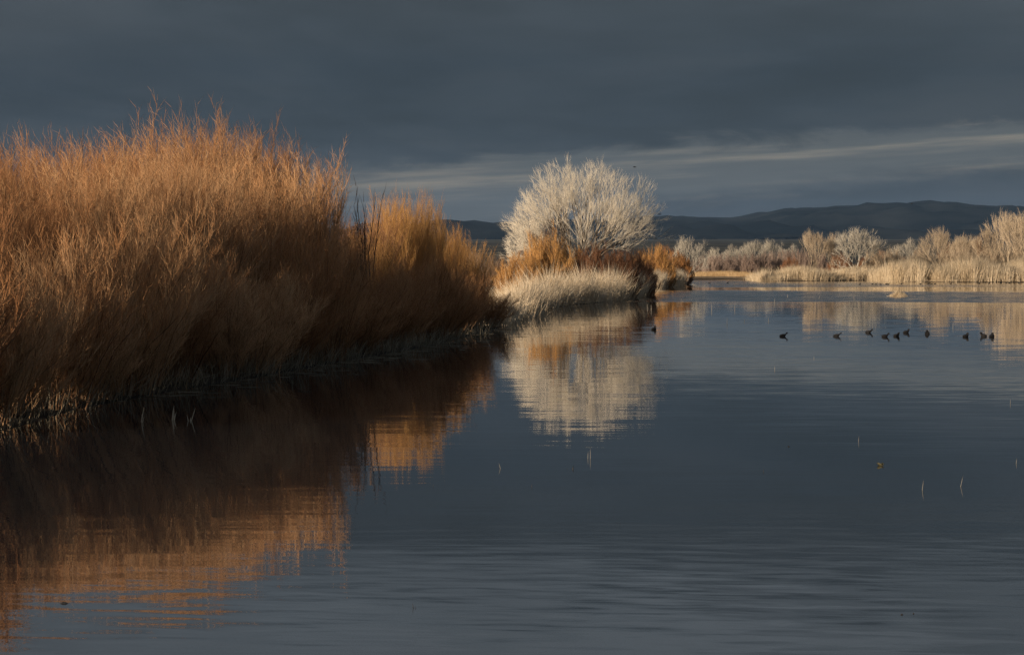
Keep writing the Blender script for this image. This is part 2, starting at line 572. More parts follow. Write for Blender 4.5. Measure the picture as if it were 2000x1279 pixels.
# ------------------------------------------------------------------ plant prototypes (meshes)
def make_willow(seed, H=6.0, spread=1.5, nst=110, nbr=5, ntw=10, nsub=3, base_r=0.9, lean=(0, 0), thick=1.0, tw_len=0.55, domed=0.0):
    """stems from one root, long side branches, twigs on both and fine twigs on those"""
    rng = np.random.default_rng(seed)
    a = rng.random(nst) * 2 * math.pi
    r = base_r * np.sqrt(rng.random(nst))
    bx, by = r * np.cos(a), r * np.sin(a)
    hh = H * (0.36 + 0.58 * rng.random(nst) ** 0.75)
    hh[: nst // 12] = H * (0.91 + 0.07 * rng.random(nst // 12))
    hh *= 1 - domed * (r / base_r) ** 2
    out_r = spread * (0.15 + 0.85 * rng.random(nst)) * (1.2 - 0.4 * hh / H)
    a2 = a + rng.normal(size=nst) * 0.7
    q = np.linspace(0, 1, 7)
    P = np.zeros((nst, 7, 3))
    e = (q ** 1.3)[None, :]
    ll = 0.3 + 0.7 * rng.random((nst, 1))
    P[:, :, 0] = bx[:, None] + (out_r * np.cos(a2))[:, None] * e + lean[0] * (q ** 1.2)[None, :] * ll
    P[:, :, 1] = by[:, None] + (out_r * np.sin(a2))[:, None] * e + lean[1] * (q ** 1.2)[None, :] * ll
    P[:, :, 2] = -0.35 + (hh + 0.35)[:, None] * q[None, :] * (1 - 0.04 * q[None, :])
    P[:, 1:, :2] += np.cumsum(rng.normal(size=(nst, 6, 2)) * 0.055, axis=1)
    stem, tw = Tubes(), Tubes()
    r0 = (0.010 + 0.022 * rng.random(nst) ** 2.5) * thick
    tint = rng.random(nst)
    stem.add(P, taper(r0, 7, 0.25), tint)
    Bq, LB, sB, pB = sprout(rng, P, nbr, 0.10, 0.85, 0.22, 0.60, 0.30, lambda s, pl: pl * (0.34 - 0.18 * s), 5, wob=0.12)
    bt = np.clip(tint[pB] * 0.7 + 0.3 * rng.random(len(pB)), 0, 1)
    stem.add(Bq, taper(np.full(len(Bq), 0.0075 * thick), 5, 0.35), bt)
    for par, kk, s0, pt in ((P, ntw + 4, 0.15, tint), (Bq, ntw, 0.12, bt)):
        C, L, s, pi_ = sprout(rng, par, kk, s0, 0.99, 0.18, 0.72, 0.36, lambda s, pl: tw_len * (1.2 - 0.5 * s) + 0 * pl, 3, wob=0.16)
        tt = np.clip(pt[pi_] * 0.55 + rng.random(len(pi_)) * 0.45, 0, 1)
        tw.add(C, taper(np.full(len(C), 0.0050 * thick), 3, 0.4), tt)
        C2, L2, s2, p2 = sprout(rng, C, nsub, 0.15, 0.95, 0.3, 0.95, 0.22, lambda s, pl: 0.25 + 0 * s, 2, wob=0.1)
        tw.add(C2, taper(np.full(len(C2), 0.0040 * thick), 2, 0.4), np.clip(tt[p2] + rng.normal(size=len(C2)) * 0.12, 0, 1))
    return stem.mesh('stem_bundle'), tw.mesh('twig_crown')


def plant(name, parts, loc, scale=(1, 1, 1), rz=0.0):
    """an Empty at the plant's base with its parts; parts = [(part name, mesh, material)]"""
    e = bpy.data.objects.new(name, None)
    e.empty_display_size = 0.3
    e.location = loc
    e.rotation_euler = (0, 0, rz)
    e.scale = scale
    col.objects.link(e)
    for pn, me_, mt in parts:
        if not me_.materials:
            me_.materials.append(None)
        o = bpy.data.objects.new(pn, me_)
        col.objects.link(o)
        o.parent = e
        o.material_slots[0].link = 'OBJECT'
        o.material_slots[0].material = mt
    return e


random.seed(11)
W = [make_willow(20 + i, 6.0, 1.5 + 0.3 * (i % 3), 105 + 10 * (i % 3), 5, 9, 3, 0.6 + 0.15 * i) for i in range(5)]
WL = [make_willow(40 + i, 4.0, 1.7, 80, 5, 8, 3, 0.8, (0.5 + 0.25 * i, -0.2), tw_len=0.6) for i in range(3)]       # lean towards +x, out over the water
WD = [make_willow(50 + i, 4.0, 0.9, 170, 4, 9, 2, 1.7, thick=1.8, tw_len=0.42, domed=0.62) for i in range(3)]  # round, seen from far

# ------------------------------------------------------------------ thicket on the left bank
sil = [(-400, 300), (-100, 275), (0, 275), (60, 280), (130, 285), (200, 268), (255, 245), (330, 218), (450, 206), (540, 238), (600, 250), (650, 272),
       (690, 310), (708, 400), (735, 385), (785, 366), (830, 398), (862, 432), (900, 455), (940, 490), (975, 520), (1010, 545)]
sx_, sy_ = np.array([s[0] for s in sil], float), np.array([s[1] for s in sil], float)
bank = [(-11.8, 40)] + [tuple(at_px(x, y).xy) for x, y in shore_px[:9]]
bank = np.array(bank)
bl = np.concatenate([[0], np.cumsum(np.hypot(*np.diff(bank, axis=0).T))])


def bank_at(s):
    return np.array([np.interp(s, bl, bank[:, 0]), np.interp(s, bl, bank[:, 1])])


rnd = random.Random(5)
count = 0
thicket = []
rows = [(0.7, 3.3, 'front'), (3.3, 4.3, 'middle'), (6.5, 4.2, 'back'), (9.8, 4.2, 'crest')]
for off, step, row in rows:
    s = 3.0 + rnd.random()
    while s < bl[-1] + 1:
        p0, p1 = bank_at(s - 1.5), bank_at(s + 1.5)
        t = (p1 - p0) / (np.hypot(*(p1 - p0)) + 1e-9)
        nrm_ = np.array([-t[1], t[0]])               # to the left of the bank, inland
        p = bank_at(s) + nrm_ * (off + rnd.uniform(-0.5, 0.5))
        D = p[1]
        u = 1000 + p[0] / D * F
        lim = h_for(float(np.interp(u, sx_, sy_)), D)
        if row == 'front':
            H = rnd.uniform(2.4, 4.8)
        elif row == 'middle':
            H = rnd.uniform(4.6, 9.2)
        else:
            H = 20.0
        if row in ('front', 'middle') and D < 119 and u > 700:
            lim = min(lim, h_for(float(np.interp(u, [700, 740, 800, 870, 940, 1000], [420, 470, 462, 490, 528, 550])), D))
        if row != 'front' and 612 < u < 745 and D < 119:
            H = min(4.6, h_for(455, D))
        elif row in ('front', 'middle'):
            H = min(H, lim * rnd.uniform(0.78, 1.0))
        else:
            H = min(H, lim * (rnd.uniform(0.93, 1.04) if rnd.random() < 0.7 else rnd.uniform(0.78, 0.93)))
        if row == 'back':
            H = min(H, 9.5)
        s += step * rnd.uniform(0.85, 1.15)
        if row == 'front' and u > 800:
            H = min(H, h_for(float(np.interp(u, [800, 870, 925, 975], [478, 512, 556, 592])), D))
        if (u > 925 and row != 'front') or u > 975 or (row != 'front' and (640 < u < 735 and D < 119 and H > 5.0 or 690 < u and D >= 119)):
            continue
        if H < (0.7 if row == 'front' else 1.2) or D < (61 if row in ('back', 'crest') else 49) or (row in ('back', 'crest') and D > (102 if row == 'crest' else 110) and u < 690):
            continue
        thicket.append((row, p[0], p[1], H, u))
for row, X, Y, H, u in thicket:
    z = gz(X, Y)
    if row == 'front':
        st_, tw_ = WL[count % 3] if rnd.random() < 0.6 else W[rnd.randrange(5)]
        sc = H / (4.0 if (st_, tw_) in WL else 6.0)
        e = plant('willow_shrub', [('stem_bundle', st_, M['willow_stem']), ('twig_crown', tw_, M['willow_twig'])], (X, Y, z),
                  (max(sc, 0.8) * rnd.uniform(0.9, 1.2), max(sc, 0.8), sc), rnd.uniform(-1.2, 1.0))
        pl = ('near the left edge' if u < 150 else 'behind the three pale tufts' if u < 420 else 'below the tall dark right shoulder' if u < 720 else 'near the low tapering end')
        tag(e, 'low leafless willow overhanging water at the thicket foot, ' + pl, 'shrub', 'low willows at the thicket foot ' + pl)
    else:
        st_, tw_ = W[rnd.randrange(5)]
        sc = H / 6.1
        wd = min(1.35, max(0.62, sc)) * rnd.uniform(0.95, 1.15)
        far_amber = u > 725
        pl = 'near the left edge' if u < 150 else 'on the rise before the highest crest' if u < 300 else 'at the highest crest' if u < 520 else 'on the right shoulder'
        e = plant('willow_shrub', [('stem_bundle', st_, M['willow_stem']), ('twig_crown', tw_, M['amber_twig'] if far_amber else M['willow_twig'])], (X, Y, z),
                  (wd, wd, sc), rnd.uniform(0, 6.28))
        if far_amber:
            tag(e, 'bright amber leafless willow shrub where the left thicket tapers toward the pale tree', 'shrub', 'amber willows at the tapering end of the left thicket')
        elif row == 'middle':
            tag(e, 'leafless orange-brown willow shrub halfway up the left thicket, ' + pl, 'shrub', 'willows halfway up the thicket ' + pl)
        else:
            tag(e, 'tall leafless orange-brown willow on the thicket skyline, ' + pl, 'shrub', 'tall willows on the thicket skyline ' + pl)
    count += 1


# a shaded brown willow filling the notch before the hump
p = at_d(718, 118)
st_, tw_ = W[3]
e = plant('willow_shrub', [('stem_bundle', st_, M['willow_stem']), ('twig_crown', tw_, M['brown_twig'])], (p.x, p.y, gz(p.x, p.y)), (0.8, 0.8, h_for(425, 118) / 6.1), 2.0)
tag(e, 'shaded brown willow in the notch between the tall thicket and the amber slope', 'shrub')

# the separate amber hump behind the end of the thicket
hump = [(764, 374, 124, 52), (784, 365, 127, 62), (806, 372, 129, 62), (832, 396, 132, 64), (858, 428, 136, 60), (888, 448, 140, 56), (912, 468, 143, 44)]
for i, (x, yt, D, wpx) in enumerate(hump):
    p = at_d(x, D)
    z_ = gz(p.x, p.y)
    st_, tw_ = W[(i * 2) % 5]
    wd = max(0.72, wpx / F * D / 2.8)
    e = plant('willow_shrub', [('stem_bundle', st_, M['willow_stem']), ('twig_crown', tw_, M['amber_twig'])], (p.x, p.y, z_),
              (wd, wd, (h_for(yt, D) - z_) / 6.05), i * 1.3)
    tag(e, 'sunlit amber willow right of the dark sapling, ' + ['first', 'second', 'third', 'fourth', 'fifth', 'sixth', 'last'][i] + ' down the slope',
        'shrub', 'sunlit amber willows right of the dark sapling')


# ------------------------------------------------------------------ the pale cottonwood and its kin
def make_cottonwood(seed, limbs, trunk_h, trunk_r, levels, ratio, tw_r, fork=(0.24, 0.52), up=0.07, side=2, twl=0.55, third=0.35, lim_lv=3, low=0.7):
    """limbs: (azimuth, polar angle, first length); every limb forks again and again up to fine twigs"""
    rng = np.random.default_rng(seed)
    tr, br, tw = Tubes(), Tubes(), Tubes()
    q5 = np.linspace(0, 1, 5)
    T = np.zeros((1, 5, 3))
    T[0, :, 2] = -0.4 + (trunk_h + 0.6) * q5
    T[0, :, 0] = 0.10 * np.sin(q5 * 3)
    tr.add(T, taper(np.array([trunk_r]), 5, 0.7), [0.4])
    B = len(limbs)
    az_, po, ln = (np.array([l[i] for l in limbs]) for i in range(3))
    d0 = np.stack([np.sin(po) * np.cos(az_), np.sin(po) * np.sin(az_), np.cos(po)], -1)
    p0 = np.zeros((B, 3))
    p0[:, 2] = trunk_h * (0.70 + 0.30 * rng.random(B))
    L = ln.copy()
    R = np.full(B, trunk_r * 0.55)
    for lv in range(levels):
        n_ = 5 if lv < 3 else 4 if lv < 5 else 3
        q = np.linspace(0, 1, n_)
        bend = rng.normal(size=(len(p0), 3)) * 0.07
        bend[:, 2] += up
        P = p0[:, None, :] + d0[:, None, :] * (L[:, None] * q)[..., None] + bend[:, None, :] * (L[:, None] * q ** 2)[..., None]
        if lv < 4:
            P[:, 1:-1] += rng.normal(size=(len(p0), n_ - 2, 3)) * (0.025 * L)[:, None, None]
        last = lv == levels - 1
        dst = tr if lv < lim_lv else br if lv < levels - 2 else tw
        # a limb keeps its thickness at the fork, so extend each piece a little into the next
        P2 = P.copy()
        if not last:
            P2[:, -1] += (P[:, -1] - P[:, -2]) * 0.55
        dst.add(P2, taper(R, n_, 0.55 if not last else 0.3), rng.random(len(P)) * (0.7 if lv < lim_lv else 1.0))
        if lv >= 2 and side:
            C, _, _, _ = sprout(rng, P, side, 0.1, 0.95, 0.20, 0.60, 0.14, lambda s_, pl: twl + 0 * s_ + 0 * pl, 3, wob=0.09)
            tw.add(C, taper(np.full(len(C), tw_r * 0.9), 3, 0.4), rng.random(len(C)))
        if last:
            break
        end = P[:, -1]
        t = P[:, -1] - P[:, -2]
        t /= np.linalg.norm(t, axis=1, keepdims=True)
        nd, ne, nl, nr2 = [], [], [], []
        rv = rng.normal(size=t.shape)
        perp = np.cross(t, rv)
        perp /= np.linalg.norm(perp, axis=1, keepdims=True)
        third_on = rng.random(len(t)) < third
        for k_ in range(3):
            a = fork[0] + (fork[1] - fork[0]) * rng.random(len(t))
            if k_ == 1:
                a = -a
            if k_ == 2:
                perp = np.cross(t, perp)
            dv = np.cos(a)[:, None] * t + np.sin(a)[:, None] * perp
            dv[:, 2] += up
            dv /= np.linalg.norm(dv, axis=1, keepdims=True)
            sel = slice(None) if k_ < 2 else third_on
            nd.append(dv[sel])
            ne.append(end[sel])
            nl.append((L * ratio * (0.85 + 0.28 * rng.random(len(t))))[sel])
            nr2.append((R * 0.60)[sel])
        d0, p0, L, R = (np.concatenate(v_) for v_ in (nd, ne, nl, nr2))
        keep = p0[:, 2] > low
        d0, p0, L = d0[keep], p0[keep], L[keep]
        R = np.maximum(R[keep], tw_r)
    return tr.mesh('trunk'), br.mesh('branch_crown'), tw.mesh('twig_crown')


def dome(seed, count_, l_top, l_side, maxpo=80, right=1.0, left=1.0, shoulder=0.0):
    rg = random.Random(seed)
    res = []
    for i in range(count_):
        po = math.radians(maxpo) * math.sqrt((i + 0.3) / count_)
        az_ = i * 2.39996 + rg.uniform(-0.25, 0.25)
        sd = 1 + (right - 1) * max(0, math.cos(az_)) + (left - 1) * max(0, -math.cos(az_))
        ln = (l_top * math.cos(po) ** 2 + l_side * sd * math.sin(po) ** 2 + shoulder * math.sin(2 * po)) * rg.uniform(0.92, 1.06)
        res.append((az_, po, ln))
    return res


def extent(meshes):
    """height and mean width of a prototype"""
    co = []
    for me_ in meshes:
        a = np.zeros(len(me_.vertices) * 3, np.float32)
        me_.vertices.foreach_get('co', a)
        co.append(a.reshape(-1, 3))
    co = np.concatenate(co)
    return float(np.percentile(co[:, 2], 99.7)), float(np.percentile(co[:, 0], 99.2) - np.percentile(co[:, 0], 0.8))


DT = 246.0
HT = h_for(320, DT) - 0.35
ct = make_cottonwood(17, dome(5, 26, 2.05, 1.75, 78, 1.12, 0.98, 0.30), 2.4, 0.36, 8, 0.81, 0.0070, (0.15, 0.40), 0.04, 3, 0.5, 0.08, 4, 2.6)
ch, cw_ = extent(ct)
p = at_d(1132, DT)
tree = plant('cottonwood_tree', [('trunk', ct[0], M['limb_bark']), ('branch_crown', ct[1], M['pale_bark']), ('twig_crown', ct[2], M['pale_bark'])],
             (p.x, p.y, gz(p.x, p.y)), (288 / F * DT / cw_, 288 / F * DT / cw_, HT / ch))
print('cottonwood', ch, cw_, HT)
tag(tree, 'large pale leafless cottonwood with broad rounded crown above the amber bushes', 'tree')

CW = [make_cottonwood(100 + i, dome(60 + i, 7, 1.4, 1.25, 78, shoulder=0.25), 1.2, 0.2, 7, 0.83, 0.016, side=2, twl=0.5) for i in range(3)]
CS = [make_cottonwood(120 + i, dome(70 + i, 9, 1.9, 1.4, 34), 0.5, 0.13, 6, 0.84, 0.015, (0.16, 0.36), 0.05, 3, 0.6) for i in range(2)]


def far_tree(proto, x, ytop, D, wpx, bark, label, group=None, name='cottonwood_tree', cat='tree', rz=None):
    native_h, native_w = extent(proto)
    p_ = at_d(x, D)
    z_ = gz(p_.x, p_.y)
    H_ = h_for(ytop, D) - z_
    sw = wpx / F * D / native_w
    e = plant(name, [('trunk', proto[0], bark), ('branch_crown', proto[1], bark), ('twig_crown', proto[2], bark)],
              (p_.x, p_.y, z_), (sw, sw, H_ / native_h), rnd.uniform(0, 6.28) if rz is None else rz)
    return tag(e, label, cat, group)


def far_shrub(x, ytop, D, wpx, twig, label, group=None, proto=None, name='shrub', native_w=4.2, native_h=3.7):
    p_ = at_d(x, D)
    z_ = gz(p_.x, p_.y)
    H_ = h_for(ytop, D) - z_
    pr = proto or WD[rnd.randrange(3)]
    sw = wpx / F * D / native_w
    e = plant(name, [('stem_bundle', pr[0], M['willow_stem'] if twig is not M['mauve_twig'] else M['mauve_twig']), ('twig_crown', pr[1], twig)],
              (p_.x, p_.y, z_), (sw, sw, H_ / native_h), rnd.uniform(0, 6.28))
    return tag(e, label, 'shrub', group)


# shrubs round the cottonwood
far_tree(CW[1], 1030, 398, 256, 74, M['pale_bark'], 'small pale leafless tree spreading left behind the large cottonwood')
far_shrub(1060, 425, 248, 100, M['mauve_twig'], 'tall rosy-brown shrub against the left side of the large cottonwood')
far_shrub(1066, 446, 237, 112, M['amber_twig'], 'bright amber rounded willow shrub in front of the large cottonwood, left of its trunk', name='willow_shrub')
far_shrub(1018, 490, 234, 100, M['amber_twig'], 'low amber shrub at the left end below the large cottonwood', name='willow_shrub')
far_shrub(1112, 478, 239, 80, M['amber_twig'], 'amber-brown shrub directly in front of the large cottonwood trunk', name='willow_shrub')
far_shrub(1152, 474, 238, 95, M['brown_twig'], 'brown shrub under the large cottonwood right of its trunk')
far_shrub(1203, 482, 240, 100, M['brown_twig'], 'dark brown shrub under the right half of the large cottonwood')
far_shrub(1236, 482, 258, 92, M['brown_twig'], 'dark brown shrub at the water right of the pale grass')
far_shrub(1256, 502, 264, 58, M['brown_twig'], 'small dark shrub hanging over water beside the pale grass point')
far_shrub(1278, 474, 345, 84, M['amber_twig'], 'amber rounded willow shrub just right of the large cottonwood', name='willow_shrub')
far_shrub(1308, 480, 374, 84, M['rust_amber'], 'rounded amber willow shrub at the right tip of the wooded point', name='willow_shrub')
far_shrub(1330, 498, 376, 48, M['brown_twig'], 'small dark shrub at the outermost tip of the wooded point')
far_shrub(972, 496, 300, 60, M['rust_twig'], 'low rusty shrub in the gap between the thicket and the large cottonwood')
far_shrub(925, 492, 320, 60, M['mauve_twig'], 'low pale mauve shrub far behind the end of the left thicket')

# far bank trees
far_tree(CW[0], 1344, 463, 425, 72, M['grey_bark'], 'small white leafless tree just right of the wooded point')
far_tree(CW[2], 1671, 446, 500, 96, M['grey_bark'], 'rounded pale leafless tree with forked trunk on the far bank')
far_tree(CS[0], 1588, 450, 505, 62, M['tan_bark'], 'slender tan leafless tree left of the rounded pale tree')
far_tree(CS[1], 1626, 456, 510, 40, M['tan_bark'], 'thin tan sapling between the slender tree and the rounded pale tree')
far_tree(CW[1], 1771, 466, 520, 66, M['grey_bark'], 'small pale tree above rusty brush on the far bank')
far_tree(CS[1], 1832, 444, 505, 78, M['tan_bark'], 'tan vase-shaped leafless tree left of the tall right-hand trees')
far_tree(CS[0], 1880, 458, 498, 60, M['tan_bark'], 'lower tan leafless tree in front of the brown brush at right')
far_tree(CS[1], 1926, 440, 480, 66, M['tan_bark'], 'tan leafless tree third from the right edge of the photo')
far_tree(CS[0], 1968, 414, 470, 84, M['tan_bark'], 'tall tan leafless tree second from the right edge')
far_tree(CS[1], 2006, 410, 466, 92, M['tan_bark'], 'tallest tan leafless tree cut by the right edge')
far_tree(CS[0], 2070, 415, 466, 92, M['tan_bark'], 'tan leafless tree beyond the right edge')
for i, (x, yt, wpx) in enumerate([(1398, 484, 46), (1432, 478, 44), (1466, 470, 56), (1506, 468, 52), (1545, 478, 48)]):
    far_tree(CW[i % 3], x, yt, 640 + 8 * i, wpx, M['grey_bark'], 'small hazy pale tree in the row behind mauve brush, ' +
             ['leftmost', 'second from left', 'middle one', 'second from right', 'rightmost'][i] + ' of five', 'row of small pale trees behind the mauve brush')
mv = [(1368, 497), (1392, 496), (1416, 494), (1440, 495), (1464, 492), (1490, 490), (1514, 487), (1540, 484), (1566, 484), (1600, 488)]
for i, (x, yt) in enumerate(mv):
    far_shrub(x, yt, 560 + rnd.uniform(-12, 12), 42, M['mauve_twig'], 'mauve-brown leafless shrub in the hedge-like brush behind the sand flat', 'mauve brush behind the sand flat')
for x, yt, wpx, lab in [(1545, 500, 44, 'dark brown shrub low in the brush left of the slender tan tree'), (1640, 492, 48, 'dark shrub tucked under the left limbs of the rounded pale tree'),
                        (1690, 500, 40, 'dark brown shrub under the right limbs of the rounded pale tree')]:
    far_shrub(x, yt, 530, wpx, M['brown_twig'], lab)
for i, (x, yt, wpx) in enumerate([(1725, 486, 50), (1752, 492, 44), (1795, 488, 44), (1860, 472, 60), (1905, 462, 60)]):
    far_shrub(x, yt, 540 + i, wpx, M['rust_twig'] if i < 3 else M['brown_twig'],
              ['rusty shrub right of the rounded pale tree', 'rusty shrub at the left foot of the small pale tree', 'rusty shrub at the right foot of the small pale tree',
               'brown shrub behind the tan vase-shaped tree', 'tall brown shrub left of the tall right-hand trees'][i])


for i, (x, yt, wpx) in enumerate([(1706, 486, 46), (1742, 482, 46), (1802, 478, 52), (1852, 480, 52), (1892, 474, 56), (1938, 468, 58), (1982, 466, 64)]):
    far_shrub(x, yt, 512 + 3 * i, wpx, M['tan_bark'], 'soft tan brush clump behind the reed beds at right, ' + ['first', 'second', 'third', 'fourth', 'fifth', 'sixth', 'seventh'][i] + ' from the left',
              'tan brush behind the reed beds')

# ------------------------------------------------------------------ grasses and reeds: uncountable, one mesh per bed
def blades(seed, XY, H, lean=(0.1, 0.0), r=0.012, spread=0.16, per=26, clump_r=0.35, hvar=0.3):
    """tussocks centred on XY: the blades of each lean out from its middle"""
    rng = np.random.default_rng(seed)
    XY = np.asarray(XY)[::per]
    H = np.broadcast_to(H, (len(XY) * per,))[::per] if np.ndim(H) == 0 else np.asarray(H)[::per]
    hc = H * (1 - hvar + 2 * hvar * rng.random(len(XY)))
    tc = rng.random(len(XY))
    lc = rng.normal(size=(len(XY), 2)) * 0.10 + np.array(lean)[None, :]
    o_ = rng.normal(size=(len(XY), per, 2))
    base_xy = (XY[:, None, :] + o_ * clump_r).reshape(-1, 2)
    dv = (lc[:, None, :] + o_ * spread + rng.normal(size=o_.shape) * 0.07).reshape(-1, 2)
    B = len(base_xy)
    hh2 = np.repeat(hc, per) * (0.5 + 0.5 * rng.random(B) ** 0.6)
    z0 = np.maximum(ground_z(base_xy[:, 0], base_xy[:, 1]) - 0.05, -0.3)
    q = np.array([0, 0.55, 1.0])
    P = np.zeros((B, 3, 3))
    P[:, :, 0] = base_xy[:, :1] + dv[:, :1] * hh2[:, None] * (q ** 1.6)[None, :]
    P[:, :, 1] = base_xy[:, 1:] + dv[:, 1:] * hh2[:, None] * (q ** 1.6)[None, :]
    P[:, :, 2] = z0[:, None] + hh2[:, None] * (q[None, :] - 0.22 * (q ** 2)[None, :] * np.linalg.norm(dv, axis=1)[:, None])
    T = Tubes()
    T.add(P, np.broadcast_to(np.array([0.8, 1.0, 0.3]) * r, (B, 3)), np.clip(np.repeat(tc, per) * 0.5 + 0.5 * rng.random(B), 0, 1))
    return T.mesh('grass')


def bed(name, me_, mt, label, cat='grass'):
    me_.materials.append(mt)
    o = bpy.data.objects.new(name, me_)
    col.objects.link(o)
    return tag(o, label, cat, kind='stuff')


def strip(seed, pts, depth0, depth1, count_, clump=0.0):
    """random points behind a shoreline polyline given in photo pixels"""
    rng = np.random.default_rng(seed)
    sh = np.array([tuple(at_px(x, y).xy) for x, y in pts])
    L_ = np.concatenate([[0], np.cumsum(np.hypot(*np.diff(sh, axis=0).T))])
    s = rng.random(count_) * L_[-1]
    if clump:
        s = s + clump * np.sin(s * 2.1 + 1.7 * np.sin(s * 0.73))
    x = np.interp(s, L_, sh[:, 0])
    y = np.interp(s, L_, sh[:, 1])
    dep = depth0 + (depth1 - depth0) * rng.random(count_)
    return np.stack([x + rng.normal(size=count_) * 0.1, y + dep], -1), s


xy, s = strip(1, [(955, 642), (980, 633), (1000, 625), (1030, 613), (1050, 605), (1100, 597), (1180, 590), (1250, 579)], 0.2, 9.0, 21000, 0.25)
hgt = (0.9 + 1.5 * sstep(s, 0, 55)) * (0.85 + 0.25 * np.sin(s * 0.9) + 0.12 * np.sin(s * 2.3 + 1))
bed('marsh_grass', blades(1, xy, hgt, (0.06, -0.08), 0.013, 0.22, 52, 0.36, 0.5), M['dry_grass'], 'tall pale dry grass fringing the water below the large cottonwood')
xy, s = strip(2, [(940, 640), (985, 622), (1030, 602), (1090, 592)], 8.0, 34.0, 5000)
bed('low_grass', blades(2, xy, 1.1, (0.03, -0.05), 0.012), M['gold_grass'], 'low golden grass between the left thicket and the amber shrubs')
xy, s = strip(3, [(1274, 563), (1290, 560.5), (1328, 558)], -3.0, 3.0, 3200)
bed('marsh_grass', blades(3, xy, 2.5, (0.08, -0.08), 0.016), M['dry_grass'], 'clump of pale dry grass at the right tip of the wooded point')
xy, s = strip(4, [(1752, 551), (1850, 551.5), (2000, 551.5), (2060, 551)], 0.3, 16.0, 15000, 0.5)
hgt = 3.8 * (0.85 + 0.2 * np.sin(s * 0.55) + 0.1 * np.sin(s * 1.7))
bed('reed_bed', blades(4, xy, hgt, (0.10, -0.03), 0.022, 0.12, 30, 0.5), M['reed'], 'tall bright tan reed bed along the far right shore', 'reeds')
xy, s = strip(5, [(1490, 549), (1510, 550), (1600, 549.5), (1700, 548.5), (1756, 550.5)], 0.3, 22.0, 14000, 0.5)
hgt = 2.5 * (0.8 + 0.25 * np.sin(s * 0.4) + 0.1 * np.sin(s * 1.3)) * (0.55 + 0.45 * sstep(s, 0, 8))
bed('reed_bed', blades(5, xy, hgt, (0.06, -0.05), 0.022, 0.14, 30, 0.6), M['reed'], 'lower tan reed bed below the rounded pale tree on the far shore', 'reeds')
xy, s = strip(6, [(1352, 546), (1420, 545.5), (1500, 547)], 14.0, 70.0, 7000)
bed('low_grass', blades(6, xy, 1.0, (0.05, -0.05), 0.02, 0.2, 30, 0.8, 0.5), M['gold_grass'], 'low golden grass on the sand flat right of the small white tree')
xy, s = strip(8, [(985, 630), (1050, 605), (1100, 597), (1180, 590), (1250, 579)], 0.5, 8.0, 900)
bed('tall_grass_stems', blades(8, xy, 2.9, (0.06, -0.04), 0.009, 0.12, 3, 0.6, 0.3), M['dry_grass'], 'scattered taller pale stems rising above the grass below the large cottonwood')
# dull grass and broken stalks at the foot of the thicket
rng = np.random.default_rng(9)
sb = rng.random(2600) * (bl[-1] - 4) + 2
off = np.abs(rng.normal(size=2600)) * 0.8 - 0.7
xy = np.stack([np.interp(sb, bl, bank[:, 0]) - off, np.interp(sb, bl, bank[:, 1])], -1)
bed('bank_grass', blades(7, xy, 0.7, (0.15, -0.1), 0.0055, 0.35, 4, 0.25, 0.7), M['dull_grass'], 'weathered grass and broken stalks at the waterline under the left thicket')


# ------------------------------------------------------------------ ducks
def ring_loft(rings, seg=10):
    """closed loft along rings (centre, half width, half height, pitch)"""
    v, f = [], []
    for c, hw, hh_, pt in rings:
        for k in range(seg):
            a = 2 * math.pi * k / seg
            x = hw * math.cos(a)
            u = hh_ * math.sin(a)
            v.append((x, c[1] - u * math.sin(pt), c[2] + u * math.cos(pt)))
    for i in range(len(rings) - 1):
        for k in range(seg):
            f.append((i * seg + k, i * seg + (k + 1) % seg, (i + 1) * seg + (k + 1) % seg, (i + 1) * seg + k))
    v.append(rings[0][0])
    v.append(rings[-1][0])
    a, b_ = len(v) - 2, len(v) - 1
    for k in range(seg):
        f.append((a, (k + 1) % seg, k))
        f.append((b_, (len(rings) - 1) * seg + k, (len(rings) - 1) * seg + (k + 1) % seg))
    return v, f


def py_mesh(name, v, f, mt, smooth=True):
    me_ = bpy.data.meshes.new(name)
    me_.from_pydata(v, [], f)
    me_.update()
    if smooth:
        for p_ in me_.polygons:
            p_.use_smooth = True
    me_.materials.append(mt)
    return me_


# swims along +y; sits in the water with z = 0 at the waterline
body_v, body_f = ring_loft([((0, -0.20, 0.045), 0.016, 0.012, 0.1), ((0, -0.175, 0.045), 0.055, 0.036, 0.1), ((0, -0.12, 0.045), 0.095, 0.075, 0.05),
                            ((0, -0.04, 0.045), 0.118, 0.100, 0.0), ((0, 0.05, 0.045), 0.112, 0.100, -0.1), ((0, 0.10, 0.070), 0.090, 0.085, -0.5),
                            ((0, 0.125, 0.115), 0.064, 0.066, -0.9), ((0, 0.135, 0.145), 0.056, 0.056, -1.1), ((0, 0.14, 0.172), 0.060, 0.060, -0.9),
                            ((0, 0.155, 0.192), 0.058, 0.059, -0.45), ((0, 0.188, 0.190), 0.050, 0.049, -0.15), ((0, 0.212, 0.180), 0.026, 0.028, 0.0)])
duck_body = py_mesh('body', body_v, body_f, M['duck'])
bv, bf = ring_loft([((0, 0.20, 0.178), 0.020, 0.018, 0.0), ((0, 0.230, 0.168), 0.017, 0.010, 0.0), ((0, 0.248, 0.163), 0.012, 0.005, 0.0)], 8)
duck_bill = py_mesh('bill', bv, bf, M['bill'])
tv, tf = ring_loft([((0, -0.175, 0.045), 0.04, 0.020, 0.0), ((0, -0.205, 0.045), 0.03, 0.012, 0.0), ((0, -0.225, 0.044), 0.014, 0.006, 0.0)], 8)
duck_tail = py_mesh('tail', tv, tf, M['duck'])


